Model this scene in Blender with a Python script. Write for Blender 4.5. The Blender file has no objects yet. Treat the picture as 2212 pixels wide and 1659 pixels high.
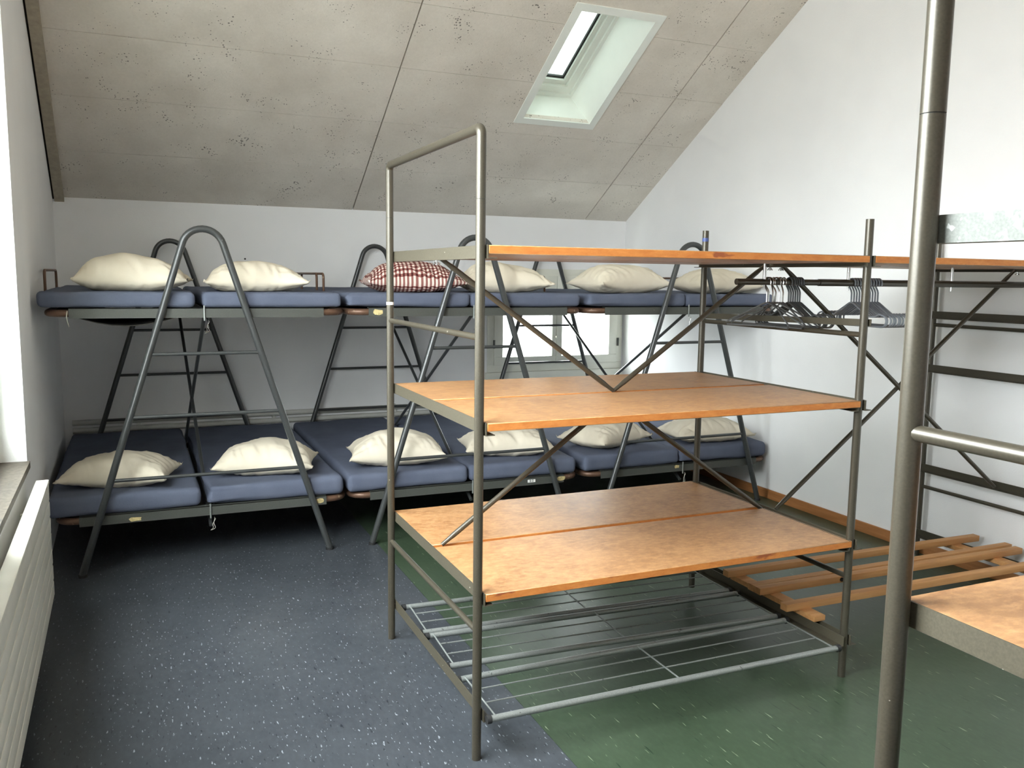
import bpy, bmesh, math, random
from mathutils import Vector, Matrix, noise

random.seed(7)
SC = bpy.context.scene
COL = SC.collection

# ------------------------------------------------------------------ camera
def look(yaw, pitch, roll):
    cy, sy, cp, sp = math.cos(yaw), math.sin(yaw), math.cos(pitch), math.sin(pitch)
    f = Vector((-sy * cp, cy * cp, sp)); r = Vector((cy, sy, 0)); u = r.cross(f)
    c, s = math.cos(roll), math.sin(roll)
    return c * r + s * u, -s * r + c * u, f

_r, _u, _f = look(-0.413, -0.125, 0.013)
cam_data = bpy.data.cameras.new('camera')
cam_data.sensor_fit = 'HORIZONTAL'; cam_data.sensor_width = 36.0
cam_data.lens = 1853.955 / 2212 * 36.0
cam_data.clip_start = 0.02
camera = bpy.data.objects.new('camera', cam_data); COL.objects.link(camera)
camera.matrix_world = Matrix(((_r.x, _u.x, -_f.x, -0.987), (_r.y, _u.y, -_f.y, -2.51), (_r.z, _u.z, -_f.z, 1.605), (0, 0, 0, 1)))
SC.camera = camera

# ------------------------------------------------------------------ overcast sky and exposure
world = bpy.data.worlds.new('overcast_sky'); SC.world = world
world.use_nodes = True
bg = world.node_tree.nodes['Background']
# overcast sky: the zenith is three times as bright as the horizon; dull ground below
_wt = world.node_tree
_tc = _wt.nodes.new('ShaderNodeTexCoord'); _sx = _wt.nodes.new('ShaderNodeSeparateXYZ')
_wt.links.new(_tc.outputs['Generated'], _sx.inputs[0])
_rp = _wt.nodes.new('ShaderNodeValToRGB'); _e = _rp.color_ramp.elements
_mr = _wt.nodes.new('ShaderNodeMapRange'); _mr.inputs['From Min'].default_value = -1; _mr.inputs['From Max'].default_value = 1
_wt.links.new(_sx.outputs['Z'], _mr.inputs['Value']); _wt.links.new(_mr.outputs[0], _rp.inputs['Fac'])
_e[0].position = .485; _e[0].color = (.19, .195, .195, 1)
_e[1].position = 1.0; _e[1].color = (.95, .98, 1.03, 1)
_h = _e.new(.505); _h.color = (.405, .415, .43, 1)
_wt.links.new(_rp.outputs['Color'], bg.inputs['Color'])
bg.inputs['Strength'].default_value = 30.0
SC.view_settings.view_transform = 'Standard'
SC.view_settings.look = 'None'
SC.view_settings.gamma = 1.0
SC.view_settings.use_curve_mapping = False
SC.view_settings.exposure = 1.15
SC.cycles.max_bounces = 10
SC.cycles.diffuse_bounces = 7

def portal(name, loc, direction, sx, sy):
    # daylight portal: guides the sky's own light through a window opening, adds none
    l = bpy.data.lights.new(name, 'AREA'); l.shape = 'RECTANGLE'; l.size = sx; l.size_y = sy
    l.cycles.is_portal = True
    o = bpy.data.objects.new(name, l); COL.objects.link(o); o.location = loc
    o.rotation_euler = Vector(direction).to_track_quat('-Z', 'Y').to_euler()
    return o

# room dimensions (metres)
YB, ZE, SL = 4.55, 2.126, 0.592          # back wall, eaves height, roof slope
KK = math.hypot(1, SL)
YR = 0.5                                 # ridge
YF = 2 * YR - YB                         # front wall
XR = 3.25
ZR = ZE + (YB - YR) * SL
def xl(y): return -1.505 + 0.0148 * (YB - y)   # left wall runs slightly out of square
def cpt(x, s, n=0.0):                    # ceiling coordinates: x, distance up the slope, depth below the face
    return Vector((x, YB - s / KK - n * SL / KK, ZE + s * SL / KK - n / KK))
SKY = (1.692, 2.244, 1.268, 2.295)       # skylight opening x0,x1,s0,s1
LW = (.72, 1.86, 0.745, 2.72)            # left window y0,y1,z0,z1
LB = (-1.6, .48, 1.5, 3.2)              # large high window out of view, added and sized for its daylight
BW = (1.86, 3.235, 0.75, 1.672)          # back window x0,x1,z0,z1
portal('left_window_portal', (-1.62, (LW[0] + LW[1]) / 2, (LW[2] + LW[3]) / 2), (1, 0, 0), LW[3] - LW[2], LW[1] - LW[0])
portal('added_window_portal', (-1.55, (LB[0] + LB[1]) / 2, (LB[2] + LB[3]) / 2), (1, 0, 0), LB[3] - LB[2], LB[1] - LB[0])
portal('back_window_portal', ((BW[0] + BW[1]) / 2, YB + 0.12, 1.2), (0, -1, 0), BW[1] - BW[0], 0.9)
_sc = cpt((SKY[0] + SKY[1]) / 2, (SKY[2] + SKY[3]) / 2, -0.34)
portal('skylight_portal', _sc, (0, -SL, -1), 0.6, 1.1)


# ------------------------------------------------------------------ materials
MATS = {}
class NT:
    def __init__(self, name):
        m = bpy.data.materials.new(name); m.use_nodes = True; self.m = m
        self.t = m.node_tree; self.b = self.t.nodes['Principled BSDF']; MATS[name] = m
    def n(self, typ, **kw):
        nd = self.t.nodes.new(typ)
        for k, v in kw.items():
            if k in nd.inputs: nd.inputs[k].default_value = v
            else: setattr(nd, k, v)
        return nd
    def l(self, a, b): self.t.links.new(a, b)
    def coord(self, scale=(1, 1, 1), kind='Object', rot=(0, 0, 0)):
        c = self.n('ShaderNodeTexCoord'); mp = self.n('ShaderNodeMapping')
        mp.inputs['Scale'].default_value = scale; mp.inputs['Rotation'].default_value = rot
        self.l(c.outputs[kind], mp.inputs['Vector']); return mp.outputs['Vector']
    def pos(self, scale=(1, 1, 1), rot=(0, 0, 0)):
        c = self.n('ShaderNodeNewGeometry'); mp = self.n('ShaderNodeMapping')
        mp.inputs['Scale'].default_value = scale; mp.inputs['Rotation'].default_value = rot
        self.l(c.outputs['Position'], mp.inputs['Vector']); return mp.outputs['Vector']
    def noise(self, vec, scale, detail=4, rough=0.55):
        nd = self.n('ShaderNodeTexNoise'); nd.inputs['Scale'].default_value = scale
        nd.inputs['Detail'].default_value = detail; nd.inputs['Roughness'].default_value = rough
        self.l(vec, nd.inputs['Vector']); return nd.outputs['Fac']
    def ramp(self, fac, stops):
        r = self.n('ShaderNodeValToRGB'); e = r.color_ramp.elements
        e[0].position, e[0].color = stops[0][0], (*stops[0][1], 1)
        e[1].position, e[1].color = stops[-1][0], (*stops[-1][1], 1)
        for p, c in stops[1:-1]:
            x = e.new(p); x.color = (*c, 1)
        self.l(fac, r.inputs['Fac']); return r.outputs['Color']
    def mix(self, fac, a, b, mode='MIX'):
        x = self.n('ShaderNodeMix', data_type='RGBA', blend_type=mode)
        if isinstance(fac, (int, float)): x.inputs[0].default_value = fac
        else: self.l(fac, x.inputs[0])
        for sock, v in ((x.inputs[6], a), (x.inputs[7], b)):
            if isinstance(v, tuple): sock.default_value = (*v, 1)
            else: self.l(v, sock)
        return x.outputs[2]
    def math(self, op, a, b=0.5):
        x = self.n('ShaderNodeMath', operation=op)
        for i, v in enumerate((a, b)):
            if isinstance(v, (int, float)): x.inputs[i].default_value = v
            else: self.l(v, x.inputs[i])
        return x.outputs[0]
    def bump(self, h, strength=0.3, dist=0.01):
        b = self.n('ShaderNodeBump'); b.inputs['Strength'].default_value = strength
        b.inputs['Distance'].default_value = dist
        self.l(h, b.inputs['Height']); self.l(b.outputs['Normal'], self.b.inputs['Normal'])
    def base(self, c):
        if isinstance(c, tuple): self.b.inputs['Base Color'].default_value = (*c, 1)
        else: self.l(c, self.b.inputs['Base Color'])
    def set(self, **kw):
        for k, v in kw.items():
            s = self.b.inputs[k.replace('_', ' ')]
            if isinstance(v, (int, float)): s.default_value = v
            else: self.l(v, s)

def sr(r, g, b):
    f = lambda c: (c / 255 / 12.92) if c / 255 <= 0.04045 else ((c / 255 + 0.055) / 1.055) ** 2.4
    return (f(r), f(g), f(b))

def plain(name, col, rough=0.5, metal=0.0, var=0.06, scale=30, spec=0.5):
    t = NT(name); v = t.noise(t.pos(), scale)
    d = tuple(max(0, c * (1 - 2 * var)) for c in col); h = tuple(min(1, c * (1 + 2 * var)) for c in col)
    t.base(t.ramp(v, [(0.3, d), (0.7, h)])); t.set(Roughness=rough, Metallic=metal)
    t.b.inputs['Specular IOR Level'].default_value = spec
    return t

# wall paint: white roller-textured
t = NT('wall_paint'); v = t.pos()
t.base(t.ramp(t.noise(v, 1.6, 3), [(0.3, (0.82, 0.82, 0.825)), (0.7, (0.87, 0.87, 0.872))]))
t.set(Roughness=0.85); t.bump(t.noise(v, 160, 5), 0.25, 0.004)
# ceiling panels: pitted grey concrete board
t = NT('concrete_panel'); v = t.pos()
big = t.noise(v, 2.2, 4); fine = t.noise(v, 60, 4)
stain = t.ramp(big, [(0.28, sr(208, 201, 190)), (0.72, sr(230, 224, 214))])
pit = t.n('ShaderNodeTexVoronoi', feature='F1'); t.l(v, pit.inputs['Vector']); pit.inputs['Scale'].default_value = 58
pit.inputs['Randomness'].default_value = 1.0
size = t.math('MULTIPLY', t.math('SUBTRACT', t.noise(v, 5.5, 3), 0.40), 1.15)
pm = t.math('LESS_THAN', pit.outputs['Distance'], size)
gate = t.math('GREATER_THAN', t.noise(v, 21, 2), 0.5)
pm = t.math('MULTIPLY', pm, gate)
col = t.mix(t.math('MULTIPLY', t.math('SUBTRACT', fine, 0.35), 0.35), stain, sr(168, 160, 148))
t.base(t.mix(t.math('MULTIPLY', pm, 0.72), col, sr(74, 69, 62)))
t.set(Roughness=0.92)
h = t.math('SUBTRACT', t.math('MULTIPLY', t.noise(v, 95, 5), 0.5), t.math('MULTIPLY', pm, 1.2)); t.bump(h, 0.55, 0.006)
plain('joint_dark', sr(40, 36, 31), 0.95)
plain('beam_plaster', sr(168, 159, 142), 0.9)
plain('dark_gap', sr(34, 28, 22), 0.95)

def lino(name, c0, c1, fleck, fl_thr, dark, stretch, scale):
    t = NT(name); v = t.pos((1, 1, 1)); vs = t.pos(stretch, (0, 0, 0.09))
    base = t.ramp(t.noise(v, 3.0, 6, 0.65), [(0.3, c0), (0.7, c1)])
    mott = t.noise(t.pos((1, .45, 1), (0, 0, 0.09)), 55, 3)
    base = t.mix(t.math('MULTIPLY', t.math('SUBTRACT', mott, 0.42), 1.1), base, tuple(min(1, c * 1.45) for c in c1))
    f1 = t.noise(vs, scale, 2, 0.5)
    f2 = t.noise(vs, scale * 0.77, 2, 0.5)
    fm = t.ramp(f1, [(fl_thr, (0, 0, 0)), (fl_thr + 0.035, (1, 1, 1))])
    dm = t.ramp(f2, [(0.30, (1, 1, 1)), (0.335, (0, 0, 0))])
    c = t.mix(dm, base, dark); c = t.mix(fm, c, fleck)
    t.base(c); t.set(Roughness=t.math('ADD', t.math('MULTIPLY', t.noise(v, 9, 4), 0.10), 0.27))
    t.b.inputs['Specular IOR Level'].default_value = 0.42
lino('blue_lino', sr(57, 61, 66), sr(67, 71, 76), sr(144, 150, 156), 0.662, sr(38, 42, 47), (1, .26, 1), 112)
lino('green_lino', sr(52, 66, 50), sr(62, 76, 59), sr(132, 146, 120), 0.685, sr(36, 52, 38), (1, .10, 1), 100)

def metal(name, col, rough, metallic, chip, chip_thr=0.8, spec=0.5):
    t = NT(name); v = t.pos()
    c = t.ramp(t.noise(v, 260, 3), [(0.3, tuple(x * .86 for x in col)), (0.7, tuple(min(1, x * 1.14) for x in col))])
    m = t.ramp(t.noise(v, 48, 2), [(chip_thr, (0, 0, 0)), (chip_thr + .01, (1, 1, 1))])
    t.base(t.mix(m, c, chip))
    t.set(Roughness=t.math('ADD', t.math('MULTIPLY', t.noise(v, 120, 3), 0.12), rough - 0.06), Metallic=metallic)
    t.b.inputs['Specular IOR Level'].default_value = spec
metal('olive_paint', sr(74, 69, 58), 0.33, 0.30, sr(170, 164, 150), 0.785, 0.6)
metal('olive_flat', sr(80, 75, 62), 0.45, 0.15, sr(200, 198, 185), 0.76)
metal('grey_tube', sr(68, 70, 70), 0.30, 0.30, sr(150, 150, 146), 0.78, 0.6)
metal('grey_rail', sr(74, 76, 71), 0.5, 0.1, sr(140, 138, 120), 0.78)
metal('rust_tube', sr(104, 78, 62), 0.42, 0.35, sr(150, 128, 104), 0.68)
metal('galvanised', sr(142, 146, 143), 0.45, 0.45, sr(104, 106, 104), 0.70)
metal('worn_zinc', sr(120, 123, 118), 0.6, 0.0, sr(176, 178, 176), 0.62, 0.2)
metal('chrome', sr(205, 205, 205), 0.2, 0.95, sr(160, 160, 160), 0.8)
plain('rubber', sr(34, 34, 34), 0.7)
plain('hanger_coat', sr(150, 157, 166), 0.42, 0.0, .04)
plain('hanger_dark', sr(98, 102, 104), 0.4, 0.2, .04)
plain('window_paint', sr(226, 226, 214), 0.4, 0, .015, 6)
plain('skylight_white', sr(236, 240, 234), 0.45, 0, .01, 6)
plain('radiator_white', sr(232, 230, 220), 0.38, 0, .02, 8)
plain('sill_stone', sr(88, 81, 71), 0.6, 0, .18, 60)
plain('pipe_paint', sr(196, 196, 190), 0.6, 0, .03, 12)
plain('white_tape', sr(238, 238, 234), 0.5, 0, .01)
plain('blue_tape', sr(70, 86, 140), 0.5, 0, .1)
plain('yellow_tape', sr(196, 178, 128), 0.6, 0, .15, 90)
plain('black_ink', sr(30, 30, 30), 0.6, 0, .02)
plain('webbing', sr(60, 56, 50), 0.9, 0, .1)
plain('string', sr(190, 186, 176), 0.9, 0, .05)
plain('outdoor_render', sr(210, 208, 200), 0.9)

# particle board faces and their oiled edges
t = NT('board_face'); v = t.pos((1, 1, 1))
c = t.ramp(t.noise(v, 7, 6, .7), [(0.30, sr(140, 96, 58)), (0.70, sr(176, 132, 88))])
flake = t.noise(t.pos((1, 1.9, 1), (0, 0, .5)), 30, 5, .75)
c = t.mix(t.math('MULTIPLY', t.math('SUBTRACT', flake, .42), 2.6), c, sr(202, 158, 110))
sc1 = t.noise(t.pos((1, 2.8, 1), (0, 0, .35)), 11, 6, .75)
scm = t.ramp(sc1, [(0.265, (1, 1, 1)), (0.31, (0, 0, 0))])
t.base(t.mix(t.math('MULTIPLY', scm, .75), c, sr(112, 78, 52)))
t.set(Roughness=t.math('ADD', t.math('MULTIPLY', flake, .2), .30)); t.bump(t.noise(v, 90, 4), .10, .003)
t = NT('board_edge'); v = t.pos((1, 1, 3))
c = t.ramp(t.noise(v, 26, 5, .6), [(0.3, sr(188, 110, 48)), (0.7, sr(208, 134, 66))])
t.base(t.mix(t.ramp(t.noise(v, 5, 4), [(0.66, (0, 0, 0)), (0.70, (1, 1, 1))]), c, sr(150, 80, 44)))
t.set(Roughness=.62); t.bump(t.noise(v, 140, 3), .2, .003)
t = NT('slat_wood'); v = t.pos((.35, 5, 5))
t.base(t.ramp(t.noise(v, 9, 5, .6), [(0.3, sr(182, 128, 76)), (0.7, sr(206, 156, 102))])); t.set(Roughness=.6)
t = NT('baseboard_wood'); v = t.pos((5, .4, 5))
t.base(t.ramp(t.noise(v, 9, 5, .6), [(0.3, sr(150, 98, 56)), (0.7, sr(176, 122, 76))])); t.set(Roughness=.45)

def cloth(name, c0, c1, weave=420, wst=.35, rough=.95):
    t = NT(name); v = t.coord()
    c = t.ramp(t.noise(v, 5, 4), [(0.3, c0), (0.7, c1)])
    w = t.noise(v, weave, 2)
    t.base(t.mix(t.math('MULTIPLY', w, .35), c, tuple(x * .72 for x in c0)))
    t.set(Roughness=rough); t.b.inputs['Specular IOR Level'].default_value = .15
    t.bump(w, wst, .004)
cloth('mattress_cloth', sr(90, 96, 113), sr(102, 108, 125))
cloth('pillow_cloth', sr(214, 204, 184), sr(224, 215, 197), 600, .15)
t = NT('gingham'); uv = t.n('ShaderNodeUVMap'); sp = t.n('ShaderNodeSeparateXYZ'); t.l(uv.outputs['UV'], sp.inputs['Vector'])
sx = t.math('GREATER_THAN', t.math('FRACT', t.math('MULTIPLY', sp.outputs[0], 26.0), 0), .5)
sy = t.math('GREATER_THAN', t.math('FRACT', t.math('MULTIPLY', sp.outputs[1], 18.0), 0), .5)
s2 = t.math('MULTIPLY', t.math('ADD', sx, sy), .5)
t.base(t.ramp(s2, [(0.0, sr(216, 202, 192)), (0.5, sr(138, 92, 86)), (1.0, sr(76, 36, 33))])); t.set(Roughness=.95)
t.b.inputs['Specular IOR Level'].default_value = .15

# glazing: a thin pane that lets daylight straight through and reflects a little
m = bpy.data.materials.new('window_glass'); m.use_nodes = True; MATS['window_glass'] = m
nt = m.node_tree; nt.nodes.remove(nt.nodes['Principled BSDF'])
tr = nt.nodes.new('ShaderNodeBsdfTransparent'); tr.inputs['Color'].default_value = (.95, .97, .96, 1)
gl = nt.nodes.new('ShaderNodeBsdfGlossy'); gl.inputs['Roughness'].default_value = .02
mx = nt.nodes.new('ShaderNodeMixShader'); mx.inputs[0].default_value = .06
nt.links.new(tr.outputs[0], mx.inputs[1]); nt.links.new(gl.outputs[0], mx.inputs[2])
nt.links.new(mx.outputs[0], nt.nodes['Material Output'].inputs['Surface'])

m2 = m.copy(); m2.name = 'dimming_glass'; MATS['dimming_glass'] = m2      # dark tint put into the skylight pane to cut its daylight
for n_ in m2.node_tree.nodes:
    if n_.type == 'BSDF_TRANSPARENT': n_.inputs['Color'].default_value = (.26, .285, .265, 1)
m3 = m.copy(); m3.name = 'mild_dimming_glass'; MATS['mild_dimming_glass'] = m3      # lighter tint that dims daylight through the left and back panes
for n_ in m3.node_tree.nodes:
    if n_.type == 'BSDF_TRANSPARENT': n_.inputs['Color'].default_value = (.74, .76, .74, 1)

# ------------------------------------------------------------------ mesh helpers
class MB:
    """collects geometry for ONE mesh object"""
    def __init__(self): self.v = []; self.f = []; self.mi = []; self.sm = []
    def add(self, vs, fs, mi=0, smooth=False):
        o = len(self.v); self.v += [Vector(p) for p in vs]
        for f in fs:
            self.f.append(tuple(i + o for i in f)); self.mi.append(mi); self.sm.append(smooth)
        return self
    def box(self, a, b, mi=0):
        (x0, y0, z0), (x1, y1, z1) = a, b
        return self.add([(x0, y0, z0), (x1, y0, z0), (x1, y1, z0), (x0, y1, z0), (x0, y0, z1), (x1, y0, z1), (x1, y1, z1), (x0, y1, z1)],
                        [(0, 3, 2, 1), (4, 5, 6, 7), (0, 1, 5, 4), (1, 2, 6, 5), (2, 3, 7, 6), (3, 0, 4, 7)], mi)
    def bbox(self, a, b, bev=.003, seg=2, edge_mi=None):
        bm = bmesh.new(); bmesh.ops.create_cube(bm, size=1)
        for w in bm.verts:
            w.co = Vector([(a[i] + b[i]) / 2 + w.co[i] * (b[i] - a[i]) for i in range(3)])
        bmesh.ops.bevel(bm, geom=list(bm.edges), offset=bev, segments=seg, affect='EDGES', profile=.6)
        bm.verts.index_update(); bm.normal_update()
        vs = [w.co.copy() for w in bm.verts]; o = len(self.v); self.v += vs
        for f in bm.faces:
            self.f.append(tuple(w.index + o for w in f.verts))
            self.mi.append(edge_mi if (edge_mi is not None and abs(f.normal.z) < .6) else 0); self.sm.append(True)
        bm.free(); return self
    def hexa(self, p, mi=0):             # 8 corner points, bottom ring then top ring
        return self.add(p, [(0, 3, 2, 1), (4, 5, 6, 7), (0, 1, 5, 4), (1, 2, 6, 5), (2, 3, 7, 6), (3, 0, 4, 7)], mi)
    def prism(self, poly, d, mi=0):      # planar polygon extruded by vector d
        n = len(poly); d = Vector(d)
        vs = [Vector(p) for p in poly] + [Vector(p) + d for p in poly]
        return self.add(vs, [tuple(range(n - 1, -1, -1)), tuple(range(n, 2 * n))] + [(i, (i + 1) % n, n + (i + 1) % n, n + i) for i in range(n)], mi)
    def tube(self, pts, r, seg=12, closed=False, mi=0, rr=None):
        pts = [Vector(p) for p in pts]; n = len(pts); rings = []
        tang = []
        for i in range(n):
            a = pts[(i - 1) % n] if (closed or i > 0) else pts[i]
            b = pts[(i + 1) % n] if (closed or i < n - 1) else pts[i]
            tang.append((b - a).normalized())
        up = Vector((0, 0, 1)) if abs(tang[0].z) < .9 else Vector((1, 0, 0))
        nrm = (up - tang[0] * up.dot(tang[0])).normalized()
        vs = []
        for i in range(n):
            if i: nrm = (nrm - tang[i] * nrm.dot(tang[i])).normalized()
            bi = tang[i].cross(nrm)
            ri = rr[i] if rr else r
            if 0 < i < n - 1 or closed:   # keep the tube's width through mitred corners
                d0 = (pts[i] - pts[(i - 1) % n]).normalized(); k = 1 / max(.6, d0.dot(tang[i]))
            else: k = 1
            for j in range(seg):
                a = 2 * math.pi * j / seg
                vs.append(pts[i] + (nrm * math.cos(a) * 1 + bi * math.sin(a)) * ri * (1 + (k - 1) * .5))
        fs = []
        for i in range(n if closed else n - 1):
            p, q = i * seg, ((i + 1) % n) * seg
            for j in range(seg):
                k = (j + 1) % seg; fs.append((p + j, p + k, q + k, q + j))
        self.add(vs, fs, mi, True)
        if not closed:
            o = len(self.v) - len(vs)
            for ring, rev in ((0, True), (n - 1, False)):
                idx = [o + ring * seg + j for j in range(seg)]
                if rev: idx.reverse()
                self.f.append(tuple(idx)); self.mi.append(mi); self.sm.append(False)
        return self
    def mesh(self, name, mats):
        me = bpy.data.meshes.new(name); me.from_pydata(self.v, [], self.f); me.update()
        for m in mats: me.materials.append(MATS[m])
        for p, mi, s in zip(me.polygons, self.mi, self.sm): p.material_index = mi; p.use_smooth = s
        if any(self.sm): me.set_sharp_from_angle(angle=.7)
        return me
    def build(self, name, mats, parent=None, loc=None):
        if isinstance(mats, str): mats = [mats]
        o = bpy.data.objects.new(name, self.mesh(name, mats)); COL.objects.link(o)
        if parent: o.parent = parent
        if loc: o.location = loc
        return o

def put(name, me, parent=None, loc=(0, 0, 0), rot=(0, 0, 0)):
    o = bpy.data.objects.new(name, me); COL.objects.link(o); o.parent = parent
    o.location = loc; o.rotation_euler = rot; return o
def empty(name, loc=(0, 0, 0), rz=0):
    o = bpy.data.objects.new(name, None); COL.objects.link(o); o.location = loc; o.rotation_euler = (0, 0, rz)
    o.empty_display_size = .1; return o
def tag(o, label=None, cat=None, group=None, kind=None):
    for k, v in (('label', label), ('category', cat), ('group', group), ('kind', kind)):
        if v: o[k] = v
    return o
def struct(o, label=None): return tag(o, label, None, None, 'structure')
def arc(c, r, a0, a1, n, ax=(0, 2)):
    out = []
    for i in range(n + 1):
        a = a0 + (a1 - a0) * i / n; p = list(c); p[ax[0]] += r * math.cos(a); p[ax[1]] += r * math.sin(a); out.append(tuple(p))
    return out
def rrect(x0, x1, y0, y1, z, r, n=6):    # closed rounded rectangle path
    P = []
    for cx, cy, a in ((x1 - r, y1 - r, 0), (x0 + r, y1 - r, 90), (x0 + r, y0 + r, 180), (x1 - r, y0 + r, 270)):
        P += arc((cx, cy, z), r, math.radians(a), math.radians(a + 90), n, (0, 1))
    return P

# ------------------------------------------------------------------ room shell
TH = .30
# floor: two sheets of linoleum on one slab
fl = MB().box((-1.95, YF - .3, -.12), (XR + .3, YB + .3, -.004)).build('floor', 'joint_dark')
struct(fl, 'linoleum floor, speckled blue on the left and streaked green on the right')
SEAM = .29
fb = MB().box((-1.9, YF - .2, -.004), (SEAM - .0008, YB + .2, 0)).build('blue_linoleum', 'blue_lino', fl)
tag(fb, 'speckled blue linoleum sheet')
fg = MB().box((SEAM + .0008, YF - .2, -.004), (XR + .2, YB + .2, 0)).build('green_linoleum', 'green_lino', fl)
tag(fg, 'streaked green linoleum sheet')

# right gable wall
gable = [(XR, YF - TH, 0), (XR, YB + TH, 0), (XR, YB + TH, ZE + .1), (XR, YR, ZR + .3), (XR, YF - TH, ZE + .1)]
struct(MB().prism(gable, (TH, 0, 0)).build('wall_right', 'wall_paint'), 'bright white gable wall on the right')
# left wall, slightly out of square, with a deep window niche
w = MB()
def lwall(y0, y1, z0, z1f):
    a0, a1 = xl(y0), xl(y1)
    z = z1f if callable(z1f) else (lambda y: z1f)
    w.hexa([(a0 - TH, y0, z0), (a0, y0, z0), (a1, y1, z0), (a1 - TH, y1, z0), (a0 - TH, y0, z(y0)), (a0, y0, z(y0)), (a1, y1, z(y1)), (a1 - TH, y1, z(y1))])
roof = lambda y: ZE + .12 + (YB - y) * SL if y >= YR else ZE + .12 + (y - YF) * SL
lwall(LW[1], YB + TH, .0, roof)
lwall(LB[1], YR, .0, roof); lwall(YR, LW[0], .0, roof)
lwall(YF - TH, LB[0], .0, roof); lwall(LB[0], LB[1], .0, LB[2]); lwall(LB[0], LB[1], LB[3], roof)
lwall(LW[0], LW[1], .0, LW[2] - .03)
lwall(LW[0], LW[1], LW[3], roof)
struct(w.build('wall_left', 'wall_paint'), 'white wall on the left with a deep window niche')
# back wall with a low window opening
x0, x1, z0, z1 = BW
w = MB()
w.box((xl(YB) - .02, YB, 0), (x0, YB + TH, ZE + .1)); w.box((x0, YB, 0), (x1, YB + TH, z0)); w.box((x0, YB, z1), (x1, YB + TH, ZE + .1)); w.box((x1, YB, 0), (XR, YB + TH, ZE + .1))
wb = struct(w.build('wall_back', 'wall_paint'), 'low white knee wall behind the bunks, under the sloped ceiling')
MB().tube([(-.19, YB + .002, 1.712), (-.19, YB - .012, 1.712)], .007, 8).build('nail', 'rubber', wb)
# front wall behind the camera
w = MB().box((xl(YF), YF - TH, 0), (XR, YF, ZE + .1))
struct(w.build('wall_front', 'wall_paint'), 'white wall behind the viewer')

# sloped ceiling: slab with the skylight hole, concrete panels as its parts
def cbox(mb, x0, x1, s0, s1, n0, n1, mi=0):
    return mb.hexa([cpt(x0, s0, n1), cpt(x1, s0, n1), cpt(x1, s1, n1), cpt(x0, s1, n1), cpt(x0, s0, n0), cpt(x1, s0, n0), cpt(x1, s1, n0), cpt(x0, s1, n0)], mi)
def minus(x0, x1, s0, s1, h):
    hx0, hx1, hs0, hs1 = h
    if x1 <= hx0 or x0 >= hx1 or s1 <= hs0 or s0 >= hs1: return [(x0, x1, s0, s1)]
    out = []
    if s0 < hs0: out.append((x0, x1, s0, hs0))
    if s1 > hs1: out.append((x0, x1, hs1, s1))
    a, b = max(s0, hs0), min(s1, hs1)
    if x0 < hx0: out.append((x0, hx0, a, b))
    if x1 > hx1: out.append((hx1, x1, a, b))
    return out
SR = (YB - YR) * KK
w = MB()
for q in minus(-1.56, XR + .02, -.12, SR + .02, (SKY[0] - .05, SKY[1] + .05, SKY[2] - .05, SKY[3] + .09)): cbox(w, *q, -.22, -.034)
ceil = struct(w.build('ceiling', 'joint_dark'), 'sloped ceiling of pitted grey concrete panels')
cols = [-1.50, .665, 2.815, XR + .01]
rows = [-.02] + [.5415 * i for i in range(1, 9)] + [SR]
for i in range(3):
    for j in range(len(rows) - 1):
        gx, gs = .0046, .0017
        w = MB(); dn = random.uniform(-.001, .001)
        for q in minus(cols[i] + gx, cols[i + 1] - gx, rows[j] + gs, rows[j + 1] - gs, SKY): cbox(w, *q, -.035, dn)
        w.build('ceiling_panel', 'concrete_panel', ceil)
# the other slope over the camera
def fpt(x, s, n=0): 
    p = cpt(x, s, n); return Vector((p.x, 2 * YR - p.y, p.z))
def fbox(mb, x0, x1, s0, s1, n0, n1):
    return mb.hexa([fpt(x0, s0, n1), fpt(x1, s0, n1), fpt(x1, s1, n1), fpt(x0, s1, n1), fpt(x0, s0, n0), fpt(x1, s0, n0), fpt(x1, s1, n0), fpt(x0, s1, n0)])
w = MB()
fbox(w, -1.5, XR + .02, -.02, SR, -.2, 0)
w.build('front_slope', 'concrete_panel', ceil)
# plaster beam along the left edge and the dark gap beside it
w = MB(); g = MB()
for a, b in ((-.03, SR),):
    ya, yb = YB - a / KK, YB - b / KK
    xa, xb = xl(ya), xl(yb)
    w.hexa([cpt(xa + .012, a, .028), cpt(xa + .075, a, .028), cpt(xb + .075, b, .028), cpt(xb + .012, b, .028), cpt(xa + .012, a, -.002), cpt(xa + .075, a, -.002), cpt(xb + .075, b, -.002), cpt(xb + .012, b, -.002)])
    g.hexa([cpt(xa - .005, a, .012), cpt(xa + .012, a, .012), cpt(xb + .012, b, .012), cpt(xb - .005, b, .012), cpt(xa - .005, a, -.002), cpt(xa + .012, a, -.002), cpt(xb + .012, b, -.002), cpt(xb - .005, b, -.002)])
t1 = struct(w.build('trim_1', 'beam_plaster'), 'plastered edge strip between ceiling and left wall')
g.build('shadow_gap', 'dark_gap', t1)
# baseboard on the right wall
struct(MB().bbox((XR - .014, YF, 0), (XR, YB, .068), .003).build('baseboard_right', 'baseboard_wood'), 'brown wooden baseboard along the right wall')
# dark strip on the left wall behind the radiator
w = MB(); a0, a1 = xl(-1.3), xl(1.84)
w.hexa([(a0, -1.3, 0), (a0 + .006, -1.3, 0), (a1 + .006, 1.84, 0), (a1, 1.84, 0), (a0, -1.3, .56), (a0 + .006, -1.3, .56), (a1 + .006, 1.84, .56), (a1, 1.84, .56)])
struct(w.build('trim_2', 'dark_gap'), 'dark wall strip behind the radiator')

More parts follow.
